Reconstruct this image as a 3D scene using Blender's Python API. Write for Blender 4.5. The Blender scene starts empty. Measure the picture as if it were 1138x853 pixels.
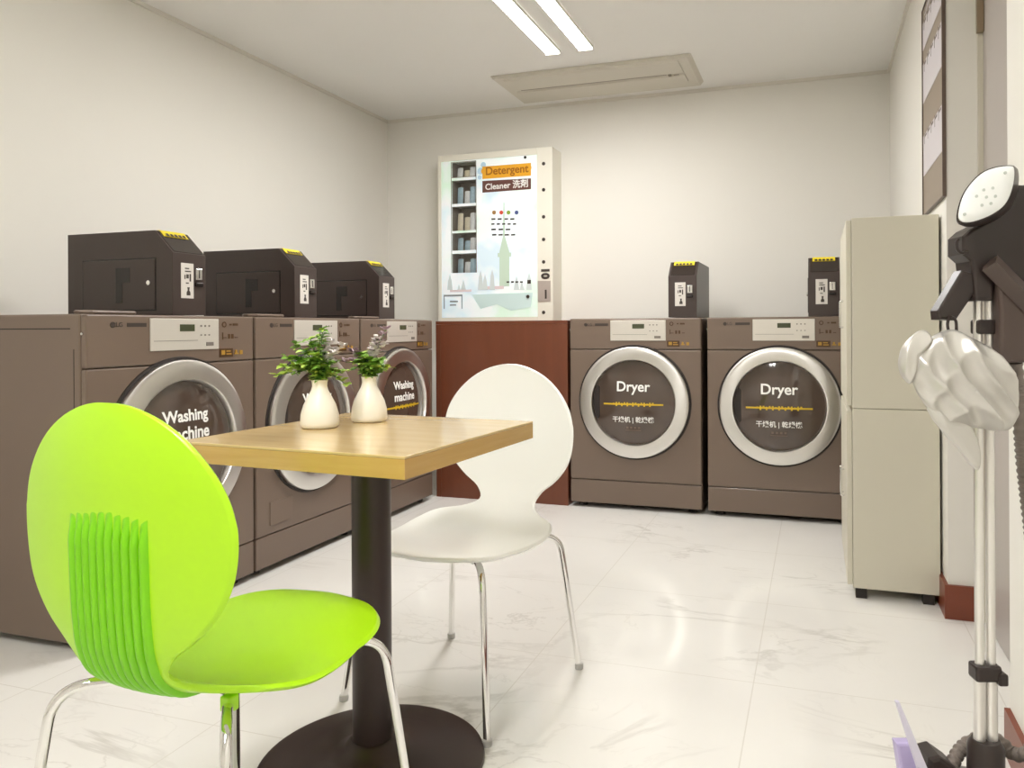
import bpy, bmesh, math, random
from mathutils import Vector, Matrix
random.seed(7)
C = bpy.context.scene.collection
PI = math.pi

# ------------------------------------------------------------------ camera
F, YAW, ROLL, CX, CY, CAMH = 844.95, .3132, -.0051, 632.95, 364.21, .9348
c_, s_ = math.cos(YAW), math.sin(YAW)
cr, sr = math.cos(ROLL), math.sin(ROLL)
R0, D0, U0 = Vector((c_, s_, 0)), Vector((-s_, c_, 0)), Vector((0, 0, 1))
cam = bpy.data.cameras.new('camera'); camo = bpy.data.objects.new('camera', cam); C.objects.link(camo)
X_, Y_, Z_ = cr*R0+sr*U0, -sr*R0+cr*U0, -D0
camo.matrix_world = Matrix(((X_.x, Y_.x, Z_.x, 0), (X_.y, Y_.y, Z_.y, 0), (X_.z, Y_.z, Z_.z, CAMH), (0, 0, 0, 1)))
cam.sensor_width = 36; cam.lens = F*36/1138
cam.shift_x = (569-CX)/1138; cam.shift_y = (CY-426.5)/1138
cam.clip_start = .02
bpy.context.scene.camera = camo

# ------------------------------------------------------------------ materials
def srgb(r, g, b):
    f = lambda v: (v/255/12.92 if v <= 10 else ((v/255+.055)/1.055)**2.4)
    return (f(r), f(g), f(b), 1)
MATS = {}
def mat(name, col, rough=.5, metal=0., noise=0., scale=30., coat=0., emit=None, aniso=0., bump=0., spec=None, alpha=None, sss=0, stretch=None):
    if name in MATS: return MATS[name]
    m = bpy.data.materials.new(name); m.use_nodes = True
    nt = m.node_tree; b = nt.nodes['Principled BSDF']
    b.inputs['Base Color'].default_value = col
    b.inputs['Roughness'].default_value = rough
    b.inputs['Metallic'].default_value = metal
    if coat: b.inputs['Coat Weight'].default_value = coat; b.inputs['Coat Roughness'].default_value = .05
    if spec is not None: b.inputs['Specular IOR Level'].default_value = spec
    if emit: b.inputs['Emission Color'].default_value = emit[0]; b.inputs['Emission Strength'].default_value = emit[1]
    if sss: b.inputs['Subsurface Weight'].default_value = sss; b.inputs['Subsurface Radius'].default_value = (.01, .01, .006)
    if alpha is not None: b.inputs['Alpha'].default_value = alpha
    tc = nt.nodes.new('ShaderNodeTexCoord')
    if noise or bump:
        mp = nt.nodes.new('ShaderNodeMapping'); nt.links.new(tc.outputs['Object'], mp.inputs[0])
        if stretch: mp.inputs['Scale'].default_value = stretch
        n = nt.nodes.new('ShaderNodeTexNoise'); n.inputs['Scale'].default_value = scale; n.inputs['Detail'].default_value = 4
        nt.links.new(mp.outputs[0], n.inputs['Vector'])
        if noise:
            mx = nt.nodes.new('ShaderNodeMix'); mx.data_type = 'RGBA'
            mx.inputs[6].default_value = tuple(min(1, c*(1-noise)) for c in col[:3])+(1,)
            mx.inputs[7].default_value = tuple(min(1, c*(1+noise)) for c in col[:3])+(1,)
            nt.links.new(n.outputs['Fac'], mx.inputs[0]); nt.links.new(mx.outputs[2], b.inputs['Base Color'])
        if bump:
            bp = nt.nodes.new('ShaderNodeBump'); bp.inputs['Strength'].default_value = bump; bp.inputs['Distance'].default_value = .002
            nt.links.new(n.outputs['Fac'], bp.inputs['Height']); nt.links.new(bp.outputs[0], b.inputs['Normal'])
    if aniso:
        b.inputs['Anisotropic'].default_value = aniso
        t = nt.nodes.new('ShaderNodeTangent'); t.direction_type = 'RADIAL'; t.axis = 'Y'
        nt.links.new(t.outputs[0], b.inputs['Tangent'])
    MATS[name] = m
    return m

m_wall = mat('painted_wall', srgb(236, 233, 225), .7, noise=.012, scale=3, bump=.05)
m_ceil = mat('painted_ceiling', srgb(246, 245, 241), .8, noise=.01, scale=3)
m_trim = mat('white_trim', srgb(225, 221, 210), .6)
m_brown = mat('machine_enamel', srgb(114, 97, 84), .33, noise=.02, scale=4, coat=.15)
m_brown_side = mat('machine_side_enamel', srgb(118, 101, 88), .38, noise=.03, scale=3)
m_seam = mat('seam_black', srgb(38, 30, 26), .6)
m_steel = mat('brushed_ring', (.72, .70, .67, 1), .30, 1., aniso=.75)
m_panel = mat('silver_panel', srgb(214, 208, 198), .35, .35, noise=.03, scale=80, stretch=(.1, 1, 4))
m_glassdark = mat('smoked_glass', srgb(80, 66, 57), .07, 0, noise=.35, scale=7, coat=.6)
m_white_txt = mat('white_lettering', srgb(245, 243, 238), .5)
m_yellow_txt = mat('yellow_lettering', srgb(214, 178, 30), .5)
m_gold = mat('gold_print', srgb(168, 128, 48), .4)
m_stick_brown = mat('brown_sticker', srgb(74, 48, 22), .4)
m_dark = mat('dark_print', srgb(60, 50, 44), .5)
m_lcd = mat('lcd_green_grey', srgb(70, 74, 52), .25)
m_coin = mat('coin_box_enamel', srgb(62, 50, 46), .35, noise=.04, scale=8)
m_coin_dk = mat('coin_box_recess', srgb(32, 24, 21), .25)
m_coin_slot = mat('coin_box_slant', srgb(40, 30, 26), .18, coat=.4)
m_yellow = mat('yellow_label', srgb(228, 206, 40), .5)
m_sticker = mat('sticker_white', srgb(214, 208, 200), .5)
m_chrome = mat('chrome', (.82, .81, .80, 1), .08, 1.)
m_lock = mat('lock_steel', (.75, .74, .72, 1), .2, 1.)
m_red = mat('mahogany_board', srgb(106, 58, 38), .32, noise=.18, scale=5, stretch=(5, 5, .35))
m_base = mat('mahogany_baseboard', srgb(124, 62, 40), .35, noise=.12, scale=6, stretch=(.5, .5, 4))
m_tbl_metal = mat('table_dark_metal', srgb(52, 38, 34), .38, .2)
m_wshell = mat('white_shell', srgb(251, 251, 246), .28, coat=.2)
m_gshell = mat('lime_shell', srgb(176, 230, 24), .34, coat=.15)
m_grib = mat('lime_ribs', srgb(124, 204, 2), .36)
m_vase = mat('white_ceramic', srgb(244, 238, 224), .35, sss=.05)
m_leaf = mat('leaf_green', srgb(128, 172, 66), .55, noise=.35, scale=60)
m_leaf2 = mat('leaf_dark', srgb(96, 132, 76), .6, noise=.3, scale=60)
m_leaf3 = mat('leaf_lime', srgb(186, 212, 96), .55, noise=.2, scale=60)
m_flower = mat('petal_white', srgb(238, 230, 228), .6)
m_flower2 = mat('petal_mauve', srgb(186, 162, 172), .6)
m_cab = mat('cream_cabinet', srgb(212, 207, 189), .45, noise=.012, scale=3)
m_cab_dk = mat('cabinet_foot_black', srgb(40, 34, 30), .6)
m_vend = mat('vending_cream', srgb(236, 232, 218), .4)
m_vend_in = mat('vending_inside', srgb(158, 148, 134), .6)
m_packet = mat('packet_white', srgb(240, 243, 243), .4, noise=.12, scale=60)
m_packet_b = mat('packet_blue', srgb(180, 208, 222), .4, noise=.2, scale=60)
m_packet_d = mat('packet_cream', srgb(236, 226, 200), .4, noise=.1, scale=60)
m_door = mat('grey_door', srgb(178, 170, 164), .35, noise=.01, scale=2)
m_frame = mat('door_frame', srgb(214, 208, 192), .5)
m_hinge = mat('hinge_bronze', srgb(150, 132, 108), .4, .5)
m_poster = mat('poster_brown', srgb(150, 136, 120), .45, noise=.03, scale=5)
m_poster_w = mat('poster_lilac', srgb(214, 208, 212), .5)
m_poster_f = mat('poster_frame', srgb(98, 82, 72), .4)
m_black = mat('black_plastic', srgb(44, 34, 31), .36)
m_blackbrown = mat('brown_plastic', srgb(78, 64, 58), .38)
m_face = mat('steam_plate_white', srgb(240, 242, 240), .25, noise=.03, scale=60)
m_pole = mat('aluminium_pole', (.80, .78, .75, 1), .28, .85)
m_hose = mat('hose_grey', srgb(120, 110, 102), .45)
m_silver = mat('silver_cloth', srgb(206, 203, 197), .3, .5, bump=.35, scale=24)
m_lilac = mat('lilac_tank', srgb(186, 174, 214), .25)
m_ac = mat('ac_panel', srgb(216, 211, 198), .5)
m_ac_line = mat('ac_gap', srgb(150, 142, 128), .6)

def glass_mat():
    m = bpy.data.materials.new('clear_pane'); m.use_nodes = True
    nt = m.node_tree; nt.nodes.clear()
    o = nt.nodes.new('ShaderNodeOutputMaterial'); mx = nt.nodes.new('ShaderNodeMixShader')
    t = nt.nodes.new('ShaderNodeBsdfTransparent'); g = nt.nodes.new('ShaderNodeBsdfGlossy'); g.inputs['Roughness'].default_value = .03
    fr = nt.nodes.new('ShaderNodeFresnel'); fr.inputs['IOR'].default_value = 1.4
    nt.links.new(fr.outputs[0], mx.inputs[0]); nt.links.new(t.outputs[0], mx.inputs[1]); nt.links.new(g.outputs[0], mx.inputs[2])
    nt.links.new(mx.outputs[0], o.inputs[0])
    return m
m_pane = glass_mat()

def N(nt, t, **kw):
    n = nt.nodes.new(t)
    for k, v in kw.items(): setattr(n, k, v)
    return n
def floor_mat():
    m = bpy.data.materials.new('polished_marble_tiles'); m.use_nodes = True
    nt = m.node_tree; b = nt.nodes['Principled BSDF']; L = nt.links.new
    tc = N(nt, 'ShaderNodeTexCoord')
    # veins: ridged distorted noise
    mp = N(nt, 'ShaderNodeMapping'); mp.inputs['Rotation'].default_value = (0, 0, .6); mp.inputs['Scale'].default_value = (1, 1.7, 1)
    L(tc.outputs['Object'], mp.inputs[0])
    def vein(scale, width, seed):
        n = N(nt, 'ShaderNodeTexNoise'); n.inputs['Scale'].default_value = scale; n.inputs['Detail'].default_value = 7
        n.inputs['Roughness'].default_value = .55; n.inputs['Distortion'].default_value = .9
        mp2 = N(nt, 'ShaderNodeMapping'); mp2.inputs['Location'].default_value = (seed, seed*.7, 0); L(mp.outputs[0], mp2.inputs[0]); L(mp2.outputs[0], n.inputs['Vector'])
        a = N(nt, 'ShaderNodeMath', operation='SUBTRACT'); a.inputs[1].default_value = .5; L(n.outputs['Fac'], a.inputs[0])
        ab = N(nt, 'ShaderNodeMath', operation='ABSOLUTE'); L(a.outputs[0], ab.inputs[0])
        r = N(nt, 'ShaderNodeMapRange'); r.inputs['From Max'].default_value = width; r.inputs['To Min'].default_value = 1; r.inputs['To Max'].default_value = 0
        L(ab.outputs[0], r.inputs['Value']); return r.outputs[0]
    v1, v2 = vein(1.15, .02, 3.1), vein(2.6, .013, 9.7)
    msk = N(nt, 'ShaderNodeTexNoise'); msk.inputs['Scale'].default_value = 1.6; L(tc.outputs['Object'], msk.inputs['Vector'])
    mr = N(nt, 'ShaderNodeMapRange'); mr.inputs['From Min'].default_value = .47; mr.inputs['From Max'].default_value = .66; L(msk.outputs['Fac'], mr.inputs['Value'])
    mxv = N(nt, 'ShaderNodeMath', operation='MAXIMUM'); L(v1, mxv.inputs[0])
    h = N(nt, 'ShaderNodeMath', operation='MULTIPLY'); h.inputs[1].default_value = .6; L(v2, h.inputs[0]); L(h.outputs[0], mxv.inputs[1])
    mul = N(nt, 'ShaderNodeMath', operation='MULTIPLY'); L(mxv.outputs[0], mul.inputs[0]); L(mr.outputs[0], mul.inputs[1])
    mul2 = N(nt, 'ShaderNodeMath', operation='MULTIPLY'); mul2.inputs[1].default_value = .45; L(mul.outputs[0], mul2.inputs[0])
    # cloudy base
    cl = N(nt, 'ShaderNodeTexNoise'); cl.inputs['Scale'].default_value = 2.2; cl.inputs['Detail'].default_value = 5; L(tc.outputs['Object'], cl.inputs['Vector'])
    base = N(nt, 'ShaderNodeMix', data_type='RGBA'); base.inputs[6].default_value = srgb(226, 223, 217); base.inputs[7].default_value = srgb(240, 238, 233); L(cl.outputs['Fac'], base.inputs[0])
    mv = N(nt, 'ShaderNodeMix', data_type='RGBA'); L(mul2.outputs[0], mv.inputs[0]); L(base.outputs[2], mv.inputs[6]); mv.inputs[7].default_value = srgb(150, 144, 132)
    br = N(nt, 'ShaderNodeTexBrick'); br.offset = 0; br.inputs['Scale'].default_value = 1; br.inputs['Brick Width'].default_value = .6; br.inputs['Row Height'].default_value = .6
    br.inputs['Mortar Size'].default_value = .0018; br.inputs['Mortar Smooth'].default_value = .3
    mpb = N(nt, 'ShaderNodeMapping'); mpb.inputs['Location'].default_value = (.16, .35, 0); L(tc.outputs['Object'], mpb.inputs[0]); L(mpb.outputs[0], br.inputs['Vector'])
    mj = N(nt, 'ShaderNodeMix', data_type='RGBA'); L(mv.outputs[2], mj.inputs[6]); mj.inputs[7].default_value = srgb(218, 214, 206)
    L(br.outputs['Fac'], mj.inputs[0]); L(mj.outputs[2], b.inputs['Base Color'])
    b.inputs['Roughness'].default_value = .11
    b.inputs['Specular IOR Level'].default_value = .55
    return m
m_floor = floor_mat()

def wood_mat(name, a, bcol, axis_scale):
    m = bpy.data.materials.new(name); m.use_nodes = True
    nt = m.node_tree; b = nt.nodes['Principled BSDF']; L = nt.links.new
    tc = N(nt, 'ShaderNodeTexCoord'); mp = N(nt, 'ShaderNodeMapping'); mp.inputs['Scale'].default_value = axis_scale; L(tc.outputs['Object'], mp.inputs[0])
    n = N(nt, 'ShaderNodeTexNoise'); n.inputs['Scale'].default_value = 3; n.inputs['Detail'].default_value = 6; n.inputs['Distortion'].default_value = .4; L(mp.outputs[0], n.inputs['Vector'])
    mx = N(nt, 'ShaderNodeMix', data_type='RGBA'); mx.inputs[6].default_value = a; mx.inputs[7].default_value = bcol; L(n.outputs['Fac'], mx.inputs[0]); L(mx.outputs[2], b.inputs['Base Color'])
    b.inputs['Roughness'].default_value = .16
    b.inputs['Coat Weight'].default_value = .3; b.inputs['Coat Roughness'].default_value = .12
    return m
m_wood = wood_mat('pale_oak_laminate', srgb(222, 196, 142), srgb(196, 164, 108), (2, 14, 2))
m_wood_edge = wood_mat('oak_edge_band', srgb(206, 168, 100), srgb(186, 146, 78), (2, 2, 30))

def emis(name, col, s):
    m = bpy.data.materials.new(name); m.use_nodes = True
    nt = m.node_tree; nt.nodes.clear(); o = nt.nodes.new('ShaderNodeOutputMaterial'); e = nt.nodes.new('ShaderNodeEmission')
    e.inputs[0].default_value = col; e.inputs[1].default_value = s; nt.links.new(e.outputs[0], o.inputs[0]); return m
m_tube = emis('fluorescent_tube', (1., .985, .965, 1), 80)

# ------------------------------------------------------------------ mesh helpers
def box(bm, x0, x1, y0, y1, z0, z1, bev=0, seg=2):
    vs = [bm.verts.new(p) for p in ((x0,y0,z0),(x1,y0,z0),(x1,y1,z0),(x0,y1,z0),(x0,y0,z1),(x1,y0,z1),(x1,y1,z1),(x0,y1,z1))]
    fs = [bm.faces.new([vs[i] for i in q]) for q in ((3,2,1,0),(4,5,6,7),(0,1,5,4),(1,2,6,5),(2,3,7,6),(3,0,4,7))]
    if bev:
        es = list({e for f in fs for e in f.edges})
        bmesh.ops.bevel(bm, geom=es, offset=bev, segments=seg, affect='EDGES', profile=.5)
def prism(bm, pts, axis, a, b, bev=0):
    """pts: 2-D polygon; extruded along axis from a to b."""
    def mk(p, h):
        return (h, p[0], p[1]) if axis == 'x' else ((p[0], h, p[1]) if axis == 'y' else (p[0], p[1], h))
    v0 = [bm.verts.new(mk(p, a)) for p in pts]; v1 = [bm.verts.new(mk(p, b)) for p in pts]
    n = len(pts); fs = [bm.faces.new(v0), bm.faces.new(v1[::-1])]
    for i in range(n): fs.append(bm.faces.new([v0[i], v1[i], v1[(i+1) % n], v0[(i+1) % n]]))
    bmesh.ops.recalc_face_normals(bm, faces=fs)
    if bev:
        es = list({e for f in fs[:2] for e in f.edges})
        bmesh.ops.bevel(bm, geom=es, offset=bev, segments=2, affect='EDGES', profile=.5)
def lathe(bm, prof, n=48, axis='z', c=(0, 0, 0)):
    rings = []
    for (r, h) in prof:
        ring = []
        if r < 1e-6:
            p = (0, 0, h) if axis == 'z' else (0, h, 0)
            ring = [bm.verts.new((p[0]+c[0], p[1]+c[1], p[2]+c[2]))]
        else:
            for i in range(n):
                a = 2*PI*i/n
                p = (r*math.cos(a), r*math.sin(a), h) if axis == 'z' else (r*math.cos(a), h, r*math.sin(a))
                ring.append(bm.verts.new((p[0]+c[0], p[1]+c[1], p[2]+c[2])))
        rings.append(ring)
    fs = []
    for A, B in zip(rings, rings[1:]):
        for i in range(n):
            j = (i+1) % n
            if len(A) == 1 and len(B) == 1: continue
            if len(A) == 1: fs.append(bm.faces.new((A[0], B[i], B[j])))
            elif len(B) == 1: fs.append(bm.faces.new((A[i], B[0], A[j])))
            else: fs.append(bm.faces.new((A[i], B[i], B[j], A[j])))
    bmesh.ops.recalc_face_normals(bm, faces=fs)
def tube(bm, pts, r, n=12, cap=True, radii=None):
    pts = [Vector(p) for p in pts]; rings = []
    up = None
    for i, p in enumerate(pts):
        t = (pts[min(i+1, len(pts)-1)]-pts[max(i-1, 0)]).normalized()
        if up is None:
            up = Vector((0, 0, 1)) if abs(t.z) < .9 else Vector((1, 0, 0))
        s = t.cross(up).normalized(); up = s.cross(t).normalized()
        rr = radii[i] if radii else r
        rings.append([bm.verts.new(p+rr*(math.cos(2*PI*k/n)*s+math.sin(2*PI*k/n)*up)) for k in range(n)])
    fs = []
    for A, B in zip(rings, rings[1:]):
        for k in range(n): fs.append(bm.faces.new((A[k], A[(k+1) % n], B[(k+1) % n], B[k])))
    if cap: fs.append(bm.faces.new(rings[0])); fs.append(bm.faces.new(rings[-1]))
    bmesh.ops.recalc_face_normals(bm, faces=fs)
def smooth_path(pts, n=8):
    """Catmull-Rom through pts"""
    P = [Vector(p) for p in pts]; P = [P[0]*2-P[1]]+P+[P[-1]*2-P[-2]]; out = []
    for i in range(1, len(P)-2):
        for k in range(n):
            t = k/n; a, b, c, d = P[i-1:i+3]
            out.append(.5*((2*b)+(c-a)*t+(2*a-5*b+4*c-d)*t*t+(3*b-a-3*c+d)*t**3))
    out.append(P[-2]); return out
def fillet(pts, r, n=8):
    P = [Vector(p) for p in pts]; out = [P[0]]
    for i in range(1, len(P)-1):
        a = (P[i-1]-P[i]); b = (P[i+1]-P[i]); rr = min(r, a.length*.49, b.length*.49)
        p0, p1 = P[i]+a.normalized()*rr, P[i]+b.normalized()*rr
        for k in range(n+1):
            t = k/n; out.append((1-t)**2*p0+2*t*(1-t)*P[i]+t*t*p1)
    out.append(P[-1]); return out
def obj(name, bm, m, parent=None, smooth=None, label=None):
    me = bpy.data.meshes.new(name); bm.to_mesh(me); bm.free()
    for mm in (m if isinstance(m, (list, tuple)) else [m]): me.materials.append(mm)
    o = bpy.data.objects.new(name, me); C.objects.link(o)
    if parent: o.parent = parent
    if smooth:
        me.polygons.foreach_set('use_smooth', [True]*len(me.polygons))
        if smooth < 179: me.set_sharp_from_angle(angle=math.radians(smooth))
    if label: o['label'] = label
    return o
def B(*boxes, bev=0):
    bm = bmesh.new()
    for b in boxes: box(bm, *b, bev=bev)
    return bm
def thing(name, label, cat, loc=(0, 0, 0), rz=0, group=None):
    o = bpy.data.objects.new(name, None); C.objects.link(o); o.location = loc; o.rotation_euler = (0, 0, rz); o.empty_display_size = .1
    o['label'] = label; o['category'] = cat
    if group: o['group'] = group
    return o
def tag(o, label, cat, group=None):
    o['label'] = label; o['category'] = cat
    if group: o['group'] = group
    return o
def struct(name, bm, m, parent=None, **k):
    o = obj(name, bm, m, parent, **k)
    if not parent: o['kind'] = 'structure'
    return o
def text_bm(s, size, width=None, bold=0.):
    """centred flat text in the XZ plane, readable from -Y, as a bmesh"""
    cu = bpy.data.curves.new('t', 'FONT'); cu.body = s; cu.size = size; cu.align_x = 'CENTER'; cu.align_y = 'CENTER'; cu.offset = bold; cu.resolution_u = 4
    cu.extrude = .0003
    to = bpy.data.objects.new('t', cu); C.objects.link(to)
    dg = bpy.context.evaluated_depsgraph_get(); dg.update()
    me = bpy.data.meshes.new_from_object(to.evaluated_get(dg))
    bpy.data.objects.remove(to); bm = bmesh.new(); bm.from_mesh(me); bpy.data.meshes.remove(me)
    xs = [v.co.x for v in bm.verts] or [0, 1]
    k = width/(max(xs)-min(xs)) if width else 1
    for v in bm.verts: v.co = Vector((v.co.x*k, -v.co.z, v.co.y*k))
    return bm
def merge(dst, src, off=(0, 0, 0), M=None):
    me = bpy.data.meshes.new('tmp'); src.to_mesh(me); src.free()
    T = Matrix.Translation(off) @ (M or Matrix()); me.transform(T); dst.from_mesh(me); bpy.data.meshes.remove(me)
def dup(root, loc, rz, label, name=None):
    r = root.copy(); C.objects.link(r); r.location = loc; r.rotation_euler = (0, 0, rz); r['label'] = label
    if name: r.name = name
    for ch in list(root.children):
        c = ch.copy(); C.objects.link(c); c.parent = r
        for g in ch.children:
            d = g.copy(); C.objects.link(d); d.parent = c
    return r

# ------------------------------------------------------------------ room
XL, XR, YB, ZC, YF = -2.80, .40, 4.60, 2.367, -1.8
DY0, DY1 = 1.875, 2.69            # door recess in the right wall
struct('floor', B((XL-.1, XR+.4, YF-.1, YB+.1, -.06, 0)), m_floor)
struct('ceiling', B((XL-.1, XR+.4, YF-.1, YB+.1, ZC, ZC+.06)), m_ceil)
struct('wall_left', B((XL-.1, XL, YF-.1, YB+.1, 0, ZC)), m_wall)
struct('wall_back', B((XL, XR+.2, YB, YB+.1, 0, ZC)), m_wall)
struct('wall_front', B((XL, XR+.2, YF-.1, YF, 0, ZC)), m_wall)
struct('wall_right', B((XR, XR+.25, DY1, YB, 0, ZC), (XR, XR+.25, YF, DY0, 0, ZC), (XR+.16, XR+.25, DY0, DY1, 0, ZC)), m_wall)
# slim cornice where the walls meet the ceiling
struct('trim_1', B((XL, XL+.012, YF, YB, ZC-.018, ZC)), m_trim)
struct('trim_2', B((XL+.012, XR, YB-.012, YB, ZC-.018, ZC)), m_trim)
struct('trim_3', B((XR-.012, XR, DY1, YB-.012, ZC-.018, ZC)), m_trim)
struct('baseboard_right', B((XR-.012, XR, DY1-.012, YB, 0, .108), (XR, XR+.088, DY1-.012, DY1, 0, .108), (XR-.012, XR, YF, DY0-.0, 0, .10)), m_base)
# grey door set back in its recess
d1 = struct('door_1', B((XR+.105, XR+.145, DY0, DY1, .004, ZC-.10), bev=.002), m_door)
struct('door_frame', B((XR+.09, XR+.16, DY1-.012, DY1, 0, ZC), (XR+.09, XR+.16, DY0, DY0+.012, 0, ZC), (XR+.09, XR+.16, DY0+.012, DY1-.012, ZC-.095, ZC)), m_frame, d1)
obj('door_hinge', B((XR+.085, XR+.104, DY1-.032, DY1-.013, 1.855, 2.05)), m_hinge, d1, label='bronze door hinge')

# ------------------------------------------------------------------ ceiling lights
def ceiling_light(x, y, label):
    t = thing('ceiling_light', label, 'light', (x, y, ZC), 0, 'twin-tube ceiling lights' )
    bm = bmesh.new(); prism(bm, [(-.128, 0), (.128, 0), (.128, -.004), (-.128, -.004)], 'y', -.605, .605)
    obj('housing', bm, m_ceil, t)
    for sx in (-1, 1):
        obj('diffuser', B((sx*.088-.036, sx*.088+.036, -.585, .585, -.020, -.0045)), m_tube, t)
        for e in (-1, 1): obj('shield_rail', B((sx*.088+e*.0375-.0012, sx*.088+e*.0375+.0012, -.585, .585, -.0212, -.0045)), m_trim, t)  # opaque rails added to stop the strips' light grazing the ceiling
        for sy in (-1, 1): obj('end_cap', B((sx*.088-.037, sx*.088+.037, sy*.593-.007, sy*.593+.007, -.029, -.0042)), m_trim, t)
    return t
ceiling_light(-1.19, 3.10, 'twin fluorescent tube ceiling light glowing in front of the air conditioner panel')
ceiling_light(-.70, .10, 'twin fluorescent tube ceiling light further towards the entrance side of the room')
for o in [o for o in C.objects if o.name.startswith('ceiling_light')]:
    del o['group']

# ------------------------------------------------------------------ ceiling air conditioner panel
ac = thing('air_conditioner', 'cream one-way cassette air conditioner panel flush in the ceiling', 'air conditioner', (-1.185, 4.22, ZC), 0)
bm = bmesh.new(); prism(bm, [(-.57, 0), (.57, 0), (.55, -.022), (-.55, -.022)], 'y', -.245, .245, bev=.004); obj('panel', bm, m_ac, ac)
bm = bmesh.new(); prism(bm, [(-.225, -.0221), (-.03, -.0221), (-.035, -.029), (-.215, -.029)], 'x', -.50, .50, bev=.003); obj('intake_cover', bm, m_ac, ac)
obj('outlet_gap', B((-.47, .40, -.018, -.012, -.025, -.0215)), m_ac_line, ac)
bm = bmesh.new(); prism(bm, [(-.005, -.0221), (.13, -.0221), (.12, -.030), (.0, -.033)], 'x', -.50, .50, bev=.003); obj('louver', bm, m_ac, ac)
obj('indicator', B((.41, .425, -.03, -.0, -.032, -.0221), (.44, .47, -.018, -.012, -.031, -.0285)), m_ac_line, ac)

# ------------------------------------------------------------------ laundry machines
MW, MD, MH = .686, .76, .983
def dome(x, z, r=.222, hgt=.026):
    q = min(1, (x*x+z*z)/(r*r)); return -hgt*(1-q)
def machine(kind):
    washer = kind == 'washing_machine'
    t = thing(kind, '', 'washing machine' if washer else 'dryer')
    h = MW/2; f = -MD/2
    obj('body', B((-h, h, f+.022, MD/2, .022, MH), bev=.006), m_brown_side, t)
    bm = bmesh.new(); box(bm, -h+.001, h-.001, f, f+.021, .824, MH-.001, bev=.005); obj('control_fascia', bm, m_brown, t)
    bm = bmesh.new(); box(bm, -h+.001, h-.001, f, f+.021, .148, .821, bev=.005); obj('front_panel', bm, m_brown, t)
    bm = bmesh.new(); box(bm, -h+.001, h-.001, f+.002, f+.021, .026, .145, bev=.004); obj('kick_plate', bm, m_brown, t)
    for sx in (-1, 1):
        for yy in (f+.06, MD/2-.06):
            bm = bmesh.new(); lathe(bm, [(0, 0), (.022, 0), (.022, .012), (.012, .014), (.012, .0225), (0, .0225)], 16, c=(sx*.29, yy, 0)); obj('foot', bm, m_seam, t, smooth=40)
    if washer:
        bm = bmesh.new(); prism(bm, [(-.325, f+.05), (-.30, f+.025), (-.15, f+.025), (-.125, f+.05), (-.125, f+.07), (-.15, f+.10), (-.30, f+.10), (-.325, f+.07)], 'z', MH+.0002, MH+.012, bev=.006)
        obj('top_cover', bm, m_brown_side, t)
    # side groove lines and screws
    obj('side_groove', B((-h-.0008, -h+.001, f+.06, MD/2-.02, .938, .9415), (-h-.0008, -h+.001, f+.045, f+.047, .06, .88)), m_seam, t)
    # side grip recess: thin lip frame
    bm = bmesh.new(); prism(bm, [(.17, .30), (.27, .30), (.29, .33), (.29, .42), (.27, .45), (.17, .45), (.15, .42), (.15, .33)], 'x', -h-.003, -h+.001, bev=.0012)
    obj('side_cover', bm, m_brown_side, t)
    bm = bmesh.new(); tube(bm, fillet([(-h-.0, f+.012, .925), (-h-.004, f+.012, .925)], .01), .004, 8); obj('screw', bm, m_lock, t)
    # silver control panel
    cp = obj('control_panel', B((-.122, .166, f-.004, f+.001, .868, .972), bev=.0015), m_panel, t)
    obj('display', B((-.006, .056, f-.0052, f-.0035, .930, .953)), m_lcd, cp)
    obj('button_row', B((.082, .088, f-.0052, f-.0035, .945, .951), (.10, .106, f-.0052, f-.0035, .945, .951), (.118, .124, f-.0052, f-.0035, .945, .951),
        (.082, .088, f-.0052, f-.0035, .915, .919), (.10, .106, f-.0052, f-.0035, .915, .919), (.118, .124, f-.0052, f-.0035, .915, .919),
        (-.11, .07, f-.0047, f-.0035, .8985, .9), (.108, .140, f-.0056, f-.0035, .880, .892)), mat('panel_marks', srgb(120, 112, 104), .5), cp)
    # logo and model strip
    bm = bmesh.new(); lathe(bm, [(0, f-.0012), (.009, f-.0012), (.009, f+.001), (0, f+.001)], 24, 'y', c=(-.255, 0, .951))
    merge(bm, text_bm('LG', .020), (-.232, f-.001, .951)); obj('logo', bm, m_dark, t)
    obj('name_strip', B((-.205, -.135, f-.0012, f+.001, .945, .957)), m_dark, t)
    # small icons and stickers right of the panel
    bm = bmesh.new()
    lathe(bm, [(.006, f-.0015), (.0105, f-.0015), (.0105, f+.001), (.006, f+.001)], 20, 'y', c=(.195, 0, .953))
    for x0, x1, z0, z1 in ((.222, .232, .95, .956), (.238, .262, .949, .957), (.186, .190, .90, .925), (.19, .206, .905, .908), (.214, .224, .903, .919), (.230, .240, .903, .919), (.247, .262, .905, .908)):
        box(bm, x0, x1, f-.0015, f+.001, z0, z1)
    obj('icon', bm, m_stick_brown, t)
    st = obj('instruction_sticker', B((.172, .236, f-.0018, f+.001, .838, .868)), m_stick_brown, t)
    obj('gold_print', B((.18, .197, f-.0026, f-.001, .846, .862), (.203, .228, f-.0026, f-.001, .846, .851), (.203, .224, f-.0026, f-.001, .856, .861), (.243, .262, f-.0026, f+.001, .846, .851), (.247, .256, f-.0026, f+.001, .851, .862), (.27, .284, f-.0026, f+.001, .845, .860)), m_gold, st)
    if washer:
        obj('drain_cover', B((-.27, -.14, f-.0035, f+.001, .18, .27), bev=.0012), m_brown_side, t)
    # door
    cz = .553
    bm = bmesh.new(); lathe(bm, [(0, f-.004), (.292, f-.004), (.294, f), (.294, f+.002)], 72, 'y', c=(0, 0, cz)); obj('door_seal', bm, m_seam, t, smooth=50)
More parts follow.
